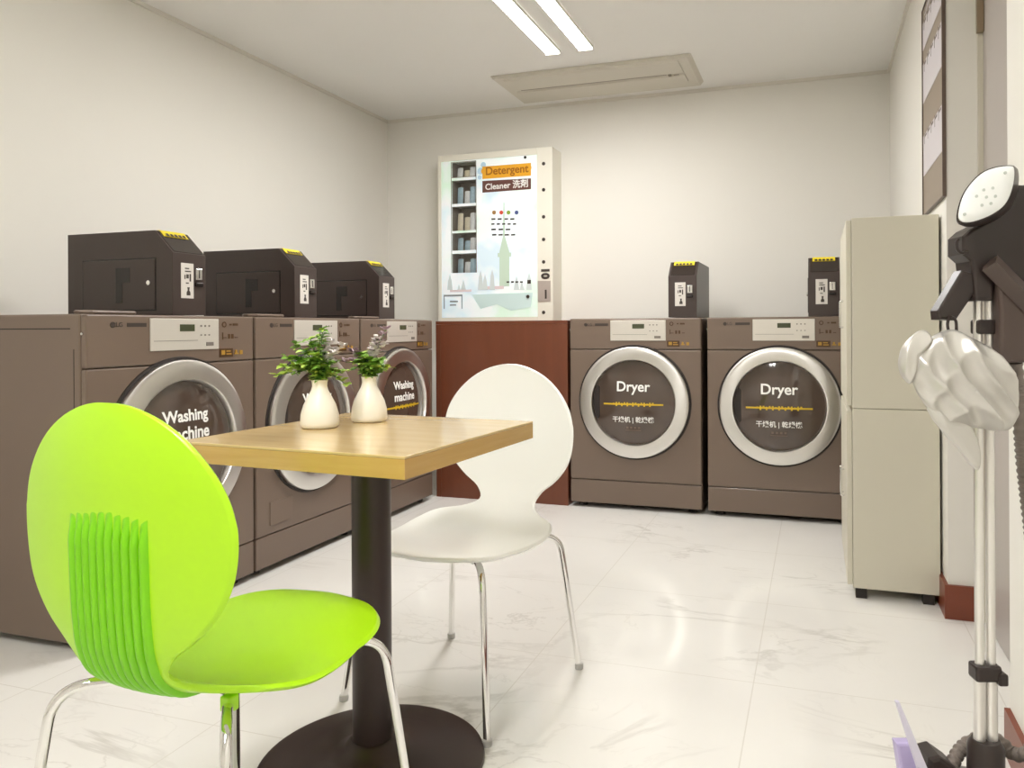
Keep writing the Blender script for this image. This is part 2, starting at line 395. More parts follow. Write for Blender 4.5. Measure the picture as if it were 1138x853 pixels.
    bm = bmesh.new(); lathe(bm, [(.282, -.002), (.284, -.012), (.282, -.019), (.276, -.0225), (.268, -.024), (.226, -.031), (.219, -.0305), (.2155, -.026), (.213, -.004)], 96, 'y')
    ring = obj('door_ring', bm, m_steel, t, smooth=40, label='brushed steel door ring'); ring.location = (0, f, cz)
    bm = bmesh.new()
    lathe(bm, [(0, dome(0, 0)-.002)]+[(r, dome(r, 0)-.002) for r in (.03, .06, .09, .12, .15, .175, .195, .21, .2145)], 72, 'y')
    gl = obj('door_glass', bm, m_glassdark, t, smooth=60, label='dark smoked door glass'); gl.location = (0, f-.002, cz)
    def decal(bmx, nm, m):
        bmesh.ops.subdivide_edges(bmx, edges=[e for e in bmx.edges if e.calc_length() > .02], cuts=2)
        for v in bmx.verts: v.co.y += dome(v.co.x, v.co.z)-.0033
        o = obj(nm, bmx, m, gl)
    bm = bmesh.new()
    if washer:
        merge(bm, text_bm('Washing', .07, .19, .0018), (0, 0, .098)); merge(bm, text_bm('machine', .07, .19, .0018), (0, 0, .040))
        decal(bm, 'lettering', m_white_txt); bm = bmesh.new(); merge(bm, text_bm('洗衣机 | 洗濯機', .04, .18, .0006), (0, 0, -.085)); decal(bm, 'small_lettering', m_white_txt)
    else:
        merge(bm, text_bm('Dryer', .085, .172, .0016), (0, 0, .080)); decal(bm, 'lettering', m_white_txt)
        bm = bmesh.new(); merge(bm, text_bm('干燥机 | 乾燥機', .04, .215, .0006), (0, 0, -.088)); decal(bm, 'small_lettering', m_white_txt)
    bm = bmesh.new(); box(bm, -.155, .155, -.0004, .0004, -.012, -.004)
    for k in range(15): box(bm, -.10+k*.0145-.004, -.10+k*.0145+.004, -.0004, .0004, -.018 if k % 2 else -.012, .002 if k % 3 else -.002)
    decal(bm, 'yellow_lettering', m_yellow_txt)
    bm = bmesh.new(); box(bm, -.04, .04, -.0004, .0004, -.142, -.138)
    for k in range(4): box(bm, -.035+k*.02, -.024+k*.02, -.0004, .0004, -.132, -.122)
    decal(bm, 'faint_print', mat('faint_print', srgb(110, 88, 70), .5))
    # pull handle recess at the left edge of the glass
    bm = bmesh.new()
    a0, a1 = math.radians(155), math.radians(205)
    pts = [(.210*math.cos(a0+(a1-a0)*k/10), .210*math.sin(a0+(a1-a0)*k/10)) for k in range(11)]
    pts = pts+[(-.178, -.075), (-.178, .075)]
    prism(bm, pts, 'y', -.014, -.006, bev=.002); hd = obj('door_handle', bm, m_seam, t, label='dark recessed door grip'); hd.location = (0, f, cz)
    return t
W0 = machine('washing_machine'); Dr0 = machine('tumble_dryer')
WX, WY = -2.0-MD/2, 1.6536+MW/2
W0.location = (WX, WY, 0); W0.rotation_euler = (0, 0, PI/2)
W0['label'] = 'brown front-loading washing machine nearest the camera, its plain left side showing behind the lime chair'
W0['group'] = 'washing machines along the left wall'
dup(W0, (WX, WY+.697, 0), PI/2, 'brown front-loading washing machine in the middle of the left row, behind the flower vases')
dup(W0, (WX, WY+1.394, 0), PI/2, 'brown front-loading washing machine furthest away in the left row, next to the reddish wood counter')
DX = -1.2287+MW/2; DYc = 3.797+MD/2
Dr0.location = (DX, DYc, 0)
Dr0['label'] = 'brown tumble dryer right of the wood counter and behind the white chair'; Dr0['group'] = 'tumble dryers along the back wall'
dup(Dr0, (DX+.7154, DYc, 0), 0, 'brown tumble dryer on the right, partly hidden by the tall cream cabinet')

# ------------------------------------------------------------------ coin boxes
CW, CD, CHT, CHM = .145, .47, .290, .078
def coin_box():
    t = thing('coin_box', '', 'coin box', group='coin payment boxes')
    h = CW/2; f = -CD/2; b = CD/2
    bm = bmesh.new(); prism(bm, [(f, .003), (b, .003), (b, CHT), (f+CHM, CHT), (f, CHT-CHM)], 'x', -h, h, bev=.002); obj('housing', bm, m_coin, t)
    # dark slanted viewing face
    d = Vector((0, 1, 1)).normalized(); n = Vector((0, -1, 1)).normalized()*.0015
    bm = bmesh.new(); vs = []
    p0, p1 = Vector((0, f+.004, CHT-CHM+.004)), Vector((0, f+CHM-.004, CHT-.004))
    for off in (0, 1):
        for (sx, p) in ((-1, p0), (1, p0), (1, p1), (-1, p1)): vs.append(bm.verts.new(p+Vector((sx*(h-.010), 0, 0))+n*off))
    for q in ((0,1,2,3), (7,6,5,4), (0,4,5,1), (1,5,6,2), (2,6,7,3), (3,7,4,0)): bm.faces.new([vs[i] for i in q])
    bmesh.ops.recalc_face_normals(bm, faces=bm.faces); obj('slant_window', bm, m_coin_slot, t)
    # yellow label folded over the top front edge
    bm = bmesh.new()
    prism(bm, [(f+CHM+.018, CHT+.0001), (f+CHM-.001, CHT+.0001), (f+CHM-.022, CHT-.0205), (f+CHM-.0235, CHT-.019), (f+CHM-.002, CHT+.0022), (f+CHM+.018, CHT+.0022)], 'x', -h+.02, h-.02)
    yl = obj('yellow_label', bm, m_yellow, t)
    bm = bmesh.new()
    for k in range(5):
        x = -.036+k*.018; q = Vector((0, f+CHM-.018, CHT-.0145)); w = Vector((.006, 0, 0)); u = d*.007; o3 = Vector((0, -1, 1)).normalized()*.0028
        vv = [bm.verts.new(Vector((x, 0, 0))+q+o3+a*w+bb*u) for a, bb in ((-1, -1), (1, -1), (1, 1), (-1, 1))]; bm.faces.new(vv)
    obj('label_print', bm, m_dark, yl)
    # front face: sticker with pictogram, coin slot, return cup
    s = obj('sticker', B((-.038, .016, f-.0016, f+.0005, .060, .180)), m_sticker, t)
    bm = bmesh.new()
    for x0, x1, z0, z1 in ((-.022, .004, .150, .154), (-.022, -.004, .160, .164), (-.024, -.02, .125, .14), (-.016, -.006, .128, .142), (-.002, .004, .118, .144), (-.018, -.006, .11, .114)):
        box(bm, x0, x1, f-.0024, f-.001, z0, z1)
    prism(bm, [(-.015, .070), (.001, .070), (.001, .080), (-.004, .088), (-.002, .098), (-.012, .098), (-.010, .088), (-.015, .08)], 'y', f-.0024, f-.001)
    obj('sticker_print', bm, m_dark, s)
    bm = bmesh.new(); box(bm, .024, .052, f-.006, f+.001, .125, .165, bev=.002); cs = obj('coin_slot', bm, m_lock, t, label='steel coin slot plate')
    obj('slot_opening', B((.0365, .0395, f-.0068, f-.005, .131, .159)), m_seam, cs)
    obj('return_button', B((.022, .054, f-.010, f+.001, .102, .116), bev=.003), m_coin_dk, t)
    # side door
    sd = obj('side_door', B((-h-.003, -h+.001, f+.075, b-.075, .022, .192), bev=.001), m_coin, t)
    obj('door_gap', B((-h-.0006, -h+.001, f+.070, b-.07, .0165, .1975)), m_coin_dk, t)
    obj('grip_slot', B((-h-.0038, -h-.0025, f+.215, f+.245, .045, .165), (-h-.0038, -h-.0025, f+.182, f+.215, .115, .165)), m_coin_dk, sd)
    bm = bmesh.new(); tube(bm, [(-h-.003, f+.098, .112), (-h-.008, f+.098, .112)], .008, 16); obj('lock', bm, m_lock, sd, smooth=40)
    return t
CB = coin_box()
CX0 = -2.05-CD/2
CB.location = (CX0, 2.015+CW/2, MH); CB.rotation_euler = (0, 0, PI/2)
CB['label'] = 'dark brown coin box with yellow label on the washing machine nearest the camera'
dup(CB, (CX0, 2.642+CW/2, MH), PI/2, 'dark brown coin box with yellow label, second of the three along the left wall')
dup(CB, (CX0, 3.282+CW/2, MH), PI/2, 'dark brown coin box with yellow label on the furthest washing machine, by the corner')
dup(CB, (-.716+CW/2, 3.85+CD/2, MH), 0, 'narrow brown coin box on the left dryer, in front of the back wall')
dup(CB, (-.034+CW/2, 3.85+CD/2, MH), 0, 'narrow brown coin box on the right dryer, beside the cream cabinet')

# ------------------------------------------------------------------ mahogany counter and vending machine
RX0, RX1, RY = -2.015, -1.243, 3.80
ct = thing('counter', 'reddish brown wood counter box under the detergent vending machine, between washers and dryers', 'counter', ((RX0+RX1)/2, (RY+YB)/2, 0))
hx, hy = (RX1-RX0)/2, (YB-.003-RY)/2
obj('front_board', B((-hx+.03, hx, -hy, -hy+.018, .0, .957), bev=.001), m_red, ct)
obj('corner_post', B((-hx, -hx+.0285, -hy, -hy+.018, .0, .957), bev=.001), m_red, ct)
obj('side_board', B((-hx, -hx+.018, -hy+.0185, hy, 0, .957), (hx-.018, hx, -hy+.0185, hy, 0, .957)), m_red, ct)
obj('top_board', B((-hx, hx, -hy, hy, .9575, .975), bev=.001), m_red, ct)

VX0, VX1, VXP, VYF, VZ0, VZ1 = -2.325, -1.540, -1.642, 4.43, .976, 2.052
def vp(u, v, Y=VYF):   # a point of the machine's front face
    a_, b_ = u-CX, v-CY; a = a_*cr+b_*sr; b = -a_*sr+b_*cr
    d = R0*(a/F)+D0-U0*(b/F); k = Y/d.y; return (d.x*k, CAMH+d.z*k)
vm = thing('vending_machine', 'white wall-mounted detergent vending machine with printed front above the wood counter', 'vending machine', ((VX0+VX1)/2, YB-.003, VZ0))
def vb(*bs, bev=0):
    bm = bmesh.new()
    for x0, x1, y0, y1, z0, z1 in bs:
        ox, oy = (VX0+VX1)/2, YB-.003
        box(bm, x0-ox, x1-ox, y0-oy, y1-oy, z0-VZ0, z1-VZ0, bev=bev)
    return bm
YW = YB-.003
wx0, wx1 = vp(502, 240)[0], vp(529, 240)[0]
rows = [(180, 197), (200, 226), (229, 256), (258.5, 278), (281.5, 303)]
rz = [(vp(515, b)[1], vp(515, a)[1]) for a, b in rows]
# casing: back, sides, top and bottom
obj('casing', vb((VX0, VX1, YW-.012, YW, VZ0, VZ1), (VX0, VX0+.012, VYF+.012, YW-.012, VZ0, VZ1), (VX1-.012, VX1, VYF+.012, YW-.012, VZ0, VZ1),
    (VX0+.012, VX1-.012, VYF+.012, YW-.012, VZ1-.012, VZ1), (VX0+.012, VX1-.012, VYF+.012, YW-.012, VZ0, VZ0+.012)), m_vend, vm)
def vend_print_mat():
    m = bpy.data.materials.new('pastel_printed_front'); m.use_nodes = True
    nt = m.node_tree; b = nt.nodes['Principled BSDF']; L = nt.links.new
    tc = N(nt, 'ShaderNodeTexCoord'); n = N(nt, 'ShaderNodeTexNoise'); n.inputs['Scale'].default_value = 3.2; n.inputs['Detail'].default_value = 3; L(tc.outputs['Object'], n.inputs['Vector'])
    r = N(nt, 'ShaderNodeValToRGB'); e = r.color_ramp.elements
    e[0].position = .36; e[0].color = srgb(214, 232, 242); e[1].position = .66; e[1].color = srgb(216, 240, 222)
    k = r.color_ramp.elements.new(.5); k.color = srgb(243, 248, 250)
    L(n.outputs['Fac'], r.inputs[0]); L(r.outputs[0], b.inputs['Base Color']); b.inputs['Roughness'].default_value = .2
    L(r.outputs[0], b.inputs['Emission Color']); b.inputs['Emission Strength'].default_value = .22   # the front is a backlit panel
    return m
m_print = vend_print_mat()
gb = [(VX0+.022, wx0, VYF+.002, VYF+.012, VZ0+.03, VZ1-.04), (wx1, VXP, VYF+.002, VYF+.012, VZ0+.03, VZ1-.04),
      (wx0, wx1, VYF+.002, VYF+.012, rz[0][1], VZ1-.04), (wx0, wx1, VYF+.002, VYF+.012, VZ0+.03, rz[4][0])]
for i in range(4): gb.append((wx0, wx1, VYF+.002, VYF+.012, rz[i+1][1], rz[i][0]))
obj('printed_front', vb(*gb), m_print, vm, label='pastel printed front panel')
obj('front_frame', vb((VX0, VX0+.0215, VYF-.002, VYF+.012, VZ0, VZ1), (VX0+.0215, VXP, VYF-.002, VYF+.012, VZ1-.039, VZ1), (VX0+.0215, VXP, VYF-.002, VYF+.012, VZ0, VZ0+.029), bev=.001), m_vend, vm)
obj('coin_strip', vb((VXP+.001, VX1, VYF-.004, VYF+.012, VZ0, VZ1), bev=.001), m_vend, vm)
obj('window_recess', vb((wx0-.012, wx0-.001, VYF+.0125, YW-.03, rz[4][0]-.01, rz[0][1]+.01), (wx1+.001, wx1+.012, VYF+.0125, YW-.03, rz[4][0]-.01, rz[0][1]+.01),
    (wx0-.012, wx1+.012, YW-.03, YW-.02, rz[4][0]-.01, rz[0][1]+.01), *[(wx0-.001, wx1+.001, VYF+.0125, YW-.03, (rz[i+1][1]+rz[i][0])/2-.003, rz[i][0]) for i in range(4)], (wx0-.001, wx1+.001, VYF+.0125, YW-.03, rz[4][0]-.006, rz[4][0])), m_vend_in, vm)
obj('window_pane', vb((wx0+.0005, wx1-.0005, VYF+.006, VYF+.008, rz[4][0]+.001, rz[0][1]-.001)), m_pane, vm)
obj('window_surround', vb((wx0, wx1, VYF-.0005, VYF+.0015, rz[0][0], rz[0][0]+.004), (wx0-.004, wx0, VYF-.0005, VYF+.0015, rz[4][0], rz[0][1]+.004), (wx0, wx1, VYF-.0005, VYF+.0015, rz[0][1], rz[0][1]+.004), (wx1, wx1+.003, VYF-.0005, VYF+.0015, rz[4][0], rz[0][1]+.004)), m_ac_line, vm)
ox, oy = (VX0+VX1)/2, YB-.003
def vloc(u, v): x, z = vp(u, v); return x-ox, z-VZ0
FY = VYF+.0012-oy
VK = [0]
def vdec(nm, m, items=(), polys=(), discs=(), texts=(), label=None, y=None):
    bm = bmesh.new(); yy = FY if y is None else y
    VK[0] += 1; yy -= .00012*VK[0]
    for (u0, v0, u1, v1) in items:
        x0, z1 = vloc(u0, v0); x1, z0 = vloc(u1, v1); box(bm, x0, x1, yy, yy+.0012, z0, z1); yy -= .00004
    for P in polys: prism(bm, [vloc(*p) for p in P], 'y', yy, yy+.0012); yy -= .00004
    for (u, v, r) in discs:
        x, z = vloc(u, v); lathe(bm, [(0, yy), (r, yy), (r, yy+.0012), (0, yy+.0012)], 20, 'y', c=(x, 0, z)); yy -= .00004
    for (s, u, v, w, rot, bold) in texts:
        tb = text_bm(s, .05, w, bold); x, z = vloc(u, v)
        merge(bm, tb, (x, yy+.0002, z), Matrix.Rotation(rot, 4, 'Y'))
    return obj(nm, bm, m, vm, label=label)
m_cloudblue = mat('print_pale_blue', srgb(190, 220, 240), .4); m_orange = mat('print_orange', srgb(240, 176, 44), .4); m_orange_d = mat('print_orange_dark', srgb(170, 104, 14), .4)
m_pbrown = mat('print_brown', srgb(104, 66, 58), .4); m_pgreen = mat('print_green', srgb(206, 228, 208), .4); m_pink = mat('print_pink', srgb(236, 220, 222), .4)
m_pgrey = mat('print_grey', srgb(150, 156, 156), .4); m_teal = mat('print_teal', srgb(214, 238, 236), .4); m_pale = mat('print_pale_grey', srgb(220, 230, 230), .4)
vdec('cloud_print', m_cloudblue, discs=[(534, 190, .022), (537, 183, .018), (533, 197, .014)])
vdec('title_cloud', m_orange, discs=[(538+6*k, 190-.45*k, .021+.003*((k*7) % 3)) for k in range(9)], items=[(536, 185, 590, 195)], label='orange banner')
vdec('title_lettering', m_orange_d, texts=[('Detergent', 563, 189, .29, 0, .001)], y=FY-.001)
vdec('banner', m_pbrown, polys=[[(536, 201), (590, 198), (590, 210), (536, 214)]], label='dark brown banner')
vdec('banner_lettering', m_white_txt, texts=[('Cleaner 洗剤', 563, 206, .29, -.02, .001)], y=FY-.001)
for (u, col) in ((549, (170, 130, 80)), (557, (214, 80, 60)), (565, (140, 170, 60)), (574, (70, 84, 140))):
    vdec('colour_dot', mat('dot_%d' % u, srgb(*col), .4), discs=[(u, 236, .013)])
vdec('notice_lines', m_dark, items=[(546+7*k, 242.5, 550.5+7*k, 244) for k in range(4)]+[(546+6*k, 248, 549.5+6*k, 249.5) for k in range(5)]+[(546+8*k, 254, 551+8*k, 255.5) for k in range(3)]+[(547+7*k, 260, 551.5+7*k, 261.5) for k in range(4)]+[(563+5*k, 312.5, 566+5*k, 314) for k in range(4)]+[(586, 311, 590, 315)])
vdec('tower_print', m_pgreen, polys=[[(559.5, 225), (560.5, 225), (561, 262), (566, 280), (566, 318), (555, 318), (555, 280), (559, 262)]], items=[(553, 281, 568, 285)])
vdec('skyline_print', m_pale, polys=[[(b, 322), (b+1, t+8), (b+3, t), (b+5, t+8), (b+6, 322)] for b, t in ((497, 304), (507, 315), (512, 310), (531, 300), (536, 304), (544, 299), (571, 306), (577, 312), (585, 302))])
vdec('shore_print', m_pink, items=[(537, 318, 560, 321), (500, 322, 524, 324)])
vdec('water_print', m_teal, polys=[[(524, 327), (592, 325), (590, 341), (568, 345), (552, 338), (534, 343)]])
bx = [(493, 327.5, 514, 329), (493, 327.5, 494.2, 343), (512.8, 327.5, 514, 343), (500, 334, 509, 335.5), (500, 338, 507, 339.5)]
vdec('pickup_mark', m_pgrey, items=bx)
vdec('rivet', m_dark, discs=[(604.5, v, .011) for v in (182, 211, 241, 266, 291, 347)]+[(584, 175, .009), (587, 329.5, .011)], y=-oy+VYF-.0052)
vdec('number_lettering', m_dark, texts=[('10', 606, 303.5, .062, PI/2, .003)], y=-oy+VYF-.0052)
cpn = obj('coin_plate', vb((vp(598, 320)[0], vp(612, 320)[0], VYF-.008, VYF-.003, vp(600, 335)[1], vp(600, 312)[1]), bev=.001), mat('coin_plate', srgb(196, 184, 176), .35, .4), vm)
obj('coin_entry', vb((vp(606, 320)[0], vp(608, 320)[0], VYF-.0088, VYF-.007, vp(600, 332)[1], vp(600, 322)[1])), m_dark, cpn)
# packets in the compartments
pk_lab = ['white crumpled packet in the top compartment of the vending machine', 'blue and white packets in a row on the second vending shelf', 'cream folded packet on the middle vending shelf',
          'pale blue packet on the fourth vending shelf', 'pale blue packet in the lowest vending compartment']
def packet(x, y, z, w, h, d, m, label, grp):
    bm = bmesh.new(); n = 5
    def P(i, j, s):
        a, b = i/n*2-1, j/n*2-1
        return (a*w/2*(1-.06*abs(b)), s*d/2*(1-max(abs(a), abs(b))**4)*.9+s*.0008+.004*b, (j/n)*h*(1-.03*abs(a)))
    for s in (-1, 1):
        g = [[bm.verts.new(P(i, j, s)) for j in range(n+1)] for i in range(n+1)]
        for i in range(n):
            for j in range(n):
                q = (g[i][j], g[i+1][j], g[i+1][j+1], g[i][j+1]); bm.faces.new(q if s < 0 else q[::-1])
    o = obj('detergent_packet', bm, m, smooth=60); o.location = (x, y, z); tag(o, label, 'packet', grp)
cmp_names = ['top', 'second', 'middle', 'fourth', 'lowest']
mats3 = [(m_packet, m_packet_d, m_packet), (m_packet_b, m_packet, m_packet_b), (m_packet_d, m_packet_d, m_packet), (m_packet_b, m_packet_b, m_packet), (m_packet_b, m_packet, m_packet_b)]
for i in range(5):
    for k in range(3):
        hh = (rz[i][1]-rz[i][0])*(.78 if k != 1 else .62)
        packet(wx0+.036+k*.044, VYF+.055+.012*(k % 2), rz[i][0]+.0005, .040, hh, .022, mats3[i][k], 'small detergent packets standing in the %s compartment of the vending machine' % cmp_names[i], 'packets in the %s vending compartment' % cmp_names[i])

# ------------------------------------------------------------------ tall cream cabinet
KX0, KX1, KY0, KY1 = .100, .392, 2.79, 3.40
kb = thing('cabinet', 'tall cream metal cabinet of two stacked halves against the right wall', 'cabinet', ((KX0+KX1)/2, (KY0+KY1)/2, 0))
hx, hy = (KX1-KX0)/2, (KY1-KY0)/2
obj('lower_body', B((-hx+.018, hx, -hy, hy, .035, .652), bev=.003), m_cab, kb)
obj('upper_body', B((-hx+.018, hx, -hy, hy, .6535, 1.308), bev=.003), m_cab, kb)
for z0, z1 in ((.045, .645), (.663, 1.30)):
    for y0, y1 in ((-hy+.002, -.002), (.002, hy-.002)):
        dd = obj('door', B((-hx, -hx+.017, y0, y1, z0, z1), bev=.002), m_cab, kb)
        yy = y1-.03 if y0 < -.1 else y0+.03
        bm = bmesh.new(); zc = (z0+z1)/2; tube(bm, fillet([(-hx, yy, zc-.05), (-hx-.012, yy, zc-.05), (-hx-.012, yy, zc+.05), (-hx, yy, zc+.05)], .006), .0035, 8); obj('handle', bm, m_lock, dd, smooth=60)
for sx in (-1, 1):
    for sy in (-1, 1): obj('foot', B((sx*(hx-.04)-.018+.005, sx*(hx-.04)+.018+.005, sy*(hy-.025)-.018, sy*(hy-.025)+.018, 0, .0345)), m_cab_dk, kb)

# ------------------------------------------------------------------ poster
ps = thing('poster', 'tall brown notice poster with three pale panels on the right wall above the cabinet', 'poster', (XR, 2.925, 1.74))
obj('board', B((-.008, -.0005, -.236, .236, -.385, .385)), m_poster, ps)
obj('frame', B((-.012, -.0005, -.242, -.2365, -.39, .39), (-.012, -.0005, .2365, .242, -.39, .39), (-.012, -.0005, -.2365, .2365, .3855, .39), (-.012, -.0005, -.2365, .2365, -.39, -.3855)), m_poster_f, ps)
for z0, z1 in ((.235, .335), (.035, .18), (-.24, -.09)):
    pn = obj('pale_panel', B((-.0095, -.0078, -.215, .225, z0, z1)), m_poster_w, ps)
    bm = bmesh.new()
    for k in range(5):
        box(bm, -.0102, -.0092, .19-k*.085-.05, .19-k*.085, z1-.012, z1-.004)
        box(bm, -.0102, -.0092, .19-k*.085-.004, .19-k*.085, z1-.035, z1+.004)
    obj('print_lines', bm, m_poster_f, pn)
bm = bmesh.new()
for k in range(4): box(bm, -.0095, -.0078, -.14+k*.0, .18-k*.03, .352+k*.007, .355+k*.007)
obj('heading_lines', bm, m_poster_w, ps)

# ------------------------------------------------------------------ table
TA = math.atan2(-.067, .998)      # the table is turned a little
TX, TY, TH = -.912, 1.425, .717
tb = thing('table', 'square pale wood cafe table on a round dark pedestal between the two chairs', 'table', (TX, TY, 0), TA)
S = .263
bm = bmesh.new(); box(bm, -S, S, -S, S, TH-.005, TH, bev=.0012); top = obj('tabletop', bm, m_wood, tb)
obj('edge_band', B((-S, S, -S, S, TH-.040, TH-.0052), bev=.0012), m_wood_edge, tb)
bm = bmesh.new(); lathe(bm, [(0, .045), (.0415, .045), (.0415, TH-.047), (.0415, TH-.047), (0, TH-.047)], 40); obj('column', bm, m_tbl_metal, tb, smooth=40)
bm = bmesh.new(); box(bm, -.15, .15, -.02, .02, TH-.0465, TH-.0405); box(bm, -.02, .02, -.15, .15, TH-.0464, TH-.0406); obj('top_bracket', bm, m_tbl_metal, tb)
bm = bmesh.new(); lathe(bm, [(0, 0), (.236, 0), (.240, .004), (.238, .010), (.225, .015), (.16, .021), (.09, .030), (.058, .044), (.050, .055), (.0416, .058), (0, .058)], 72); obj('base', bm, m_tbl_metal, tb, smooth=50)

# ------------------------------------------------------------------ vases and flowers
def vase(x, y, label):
    bm = bmesh.new()
    lathe(bm, [(0, .0003), (.036, .0003), (.0405, .004), (.0415, .012), (.0405, .030), (.035, .050), (.026, .068), (.0185, .082), (.016, .092), (.0165, .100), (.0185, .1055),
               (.0165, .1058), (.0145, .099), (.0135, .088), (.016, .08), (.02, .06), (0, .05)], 48)
    o = obj('vase', bm, m_vase, smooth=60); o.location = (x, y, TH); tag(o, label, 'vase'); return o
V1, V2 = (-1.048, 1.434), (-1.004, 1.562)
vase(*V1, 'small white ceramic bottle vase on the table, nearer to the lime chair')
vase(*V2, 'small white ceramic bottle vase on the table, the one further right and back')
def leaf(bm, p, d, L_, w, curl=.25):
    d = d.normalized(); s = d.cross(Vector((random.uniform(-.4, .4), random.uniform(-.4, .4), 1))).normalized(); n = s.cross(d)
    prev = None
    for i in range(5):
        t = i/4; ww = w*math.sin(PI*min(.97, max(.06, t**.8)))
        c = p+d*L_*t-n*curl*L_*t*t
        row = [bm.verts.new(c-s*ww+n*ww*.25), bm.verts.new(c), bm.verts.new(c+s*ww+n*ww*.25)]
        if prev:
            for k in (0, 1): bm.faces.new((prev[k], prev[k+1], row[k+1], row[k]))
        prev = row
def bouquet(x, y, label, spec):
    """spec: list of (dx along image right, dz, dy, kind)"""
    t = thing('artificial_flowers', label, 'flowers', (x, y, TH+.06))
    st, l1, l2, l3, f1, f2 = (bmesh.new() for _ in range(6))
    for (dx, dz, dy, kind) in spec:
        tip = R0*dx+D0*dy+Vector((0, 0, dz)); p0 = Vector((random.uniform(-.006, .006), random.uniform(-.006, .006), .005))
        mid = Vector((tip.x*.25, tip.y*.25, .055+tip.z*.25))
        path = smooth_path([p0, Vector((p0.x, p0.y, .042)), mid, tip], 5); tube(st, path, .0011, 5)
        n = len(path)
        for i in range(6, n):
            for r in range(5):
                a = random.uniform(0, 2*PI); d = Vector((math.cos(a), math.sin(a), random.uniform(-.1, .8)))
                if kind == 'l': leaf(random.choice([l1, l1, l3]), path[i], d, random.uniform(.015, .028), random.uniform(.005, .009))
                elif kind == 'd': leaf(random.choice([l2, l1]), path[i], d, random.uniform(.012, .022), random.uniform(.003, .005))
                elif kind == 'y': leaf(l3, path[i], d, random.uniform(.012, .02), random.uniform(.006, .009))
                else:
                    if i < n-8: leaf(random.choice([l1, l2]), path[i], d, random.uniform(.010, .018), random.uniform(.003, .005))
                    else:
                        for q in range(3): leaf(f1 if kind == 'w' else f2, path[i]+d*.003, d+Vector((0, 0, .3)), random.uniform(.009, .015), .0055, .1)
    obj('stems', st, m_leaf2, t); obj('leaves', l1, m_leaf, t, smooth=90); obj('dark_leaves', l2, m_leaf2, t, smooth=90); obj('pale_leaves', l3, m_leaf3, t, smooth=90)
    obj('white_blossom', f1, m_flower, t, smooth=90)
    if f2.verts: obj('mauve_blossom', f2, m_flower2, t, smooth=90)
    else: f2.free()
sp1 = [(-.095, .055, .0, 'y'), (-.085, .075, .01, 'y'), (-.070, .095, .0, 'l'), (-.060, .125, .02, 'l'), (-.045, .085, -.02, 'l'), (-.03, .11, .01, 'd'), (-.02, .135, .0, 'l'), (-.005, .155, .02, 'l'),
       (.01, .150, -.01, 'd'), (.02, .13, .01, 'w'), (.035, .105, -.01, 'w'), (.045, .12, .02, 'w'), (.03, .08, .0, 'w'), (-.055, .06, -.01, 'd'), (.0, .10, -.03, 'l'), (-.02, .08, -.03, 'l'), (.02, .075, -.03, 'l'),
       (.05, .06, .0, 'l'), (.055, .035, .01, 'y'), (.042, .085, -.02, 'd'), (-.035, .07, .03, 'd'), (.015, .09, .03, 'd'), (-.01, .07, .01, 'l'), (-.075, .07, .02, 'd')]
bouquet(V1[0], V1[1], 'wide spray of artificial greenery and white blossom in the left vase', sp1)
sp2 = [(-.055, .08, .0, 'm'), (-.04, .105, .01, 'm'), (-.03, .08, -.02, 'l'), (-.015, .10, .0, 'l'), (.0, .09, -.02, 'l'), (.012, .115, .01, 'w'), (.022, .135, .0, 'w'), (.03, .12, .01, 'w'), (.035, .155, .02, 'm'), (.03, .085, -.01, 'l'),
       (.04, .065, .0, 'l'), (-.045, .06, .01, 'd'), (.01, .07, .02, 'l'), (-.02, .065, .02, 'd'), (.02, .07, -.03, 'l'), (-.035, .095, .02, 'd'), (0, .06, 0, 'l'), (.025, .055, .02, 'l')]
bouquet(V2[0], V2[1], 'compact bunch of artificial greenery with pinkish blossom in the right vase', sp2)

# ------------------------------------------------------------------ chairs
def interp(tab, t):
    """Catmull-Rom interpolation of table rows by their first column"""
    n = len(tab)
    for i in range(n-1):
        if t <= tab[i+1][0] or i == n-2:
            t0, t1 = tab[i][0], tab[i+1][0]; k = (t-t0)/(t1-t0)
            a, b, c, d = tab[max(i-1, 0)], tab[i], tab[i+1], tab[min(i+2, n-1)]
            out = []
            for j in range(1, len(b)):
                m0 = (c[j]-a[j])/((c[0]-a[0]) or 1)*(t1-t0); m1 = (d[j]-b[j])/((d[0]-b[0]) or 1)*(t1-t0)
                out.append((2*k**3-3*k*k+1)*b[j]+(k**3-2*k*k+k)*m0+(-2*k**3+3*k*k)*c[j]+(k**3-k*k)*m1)
            return out
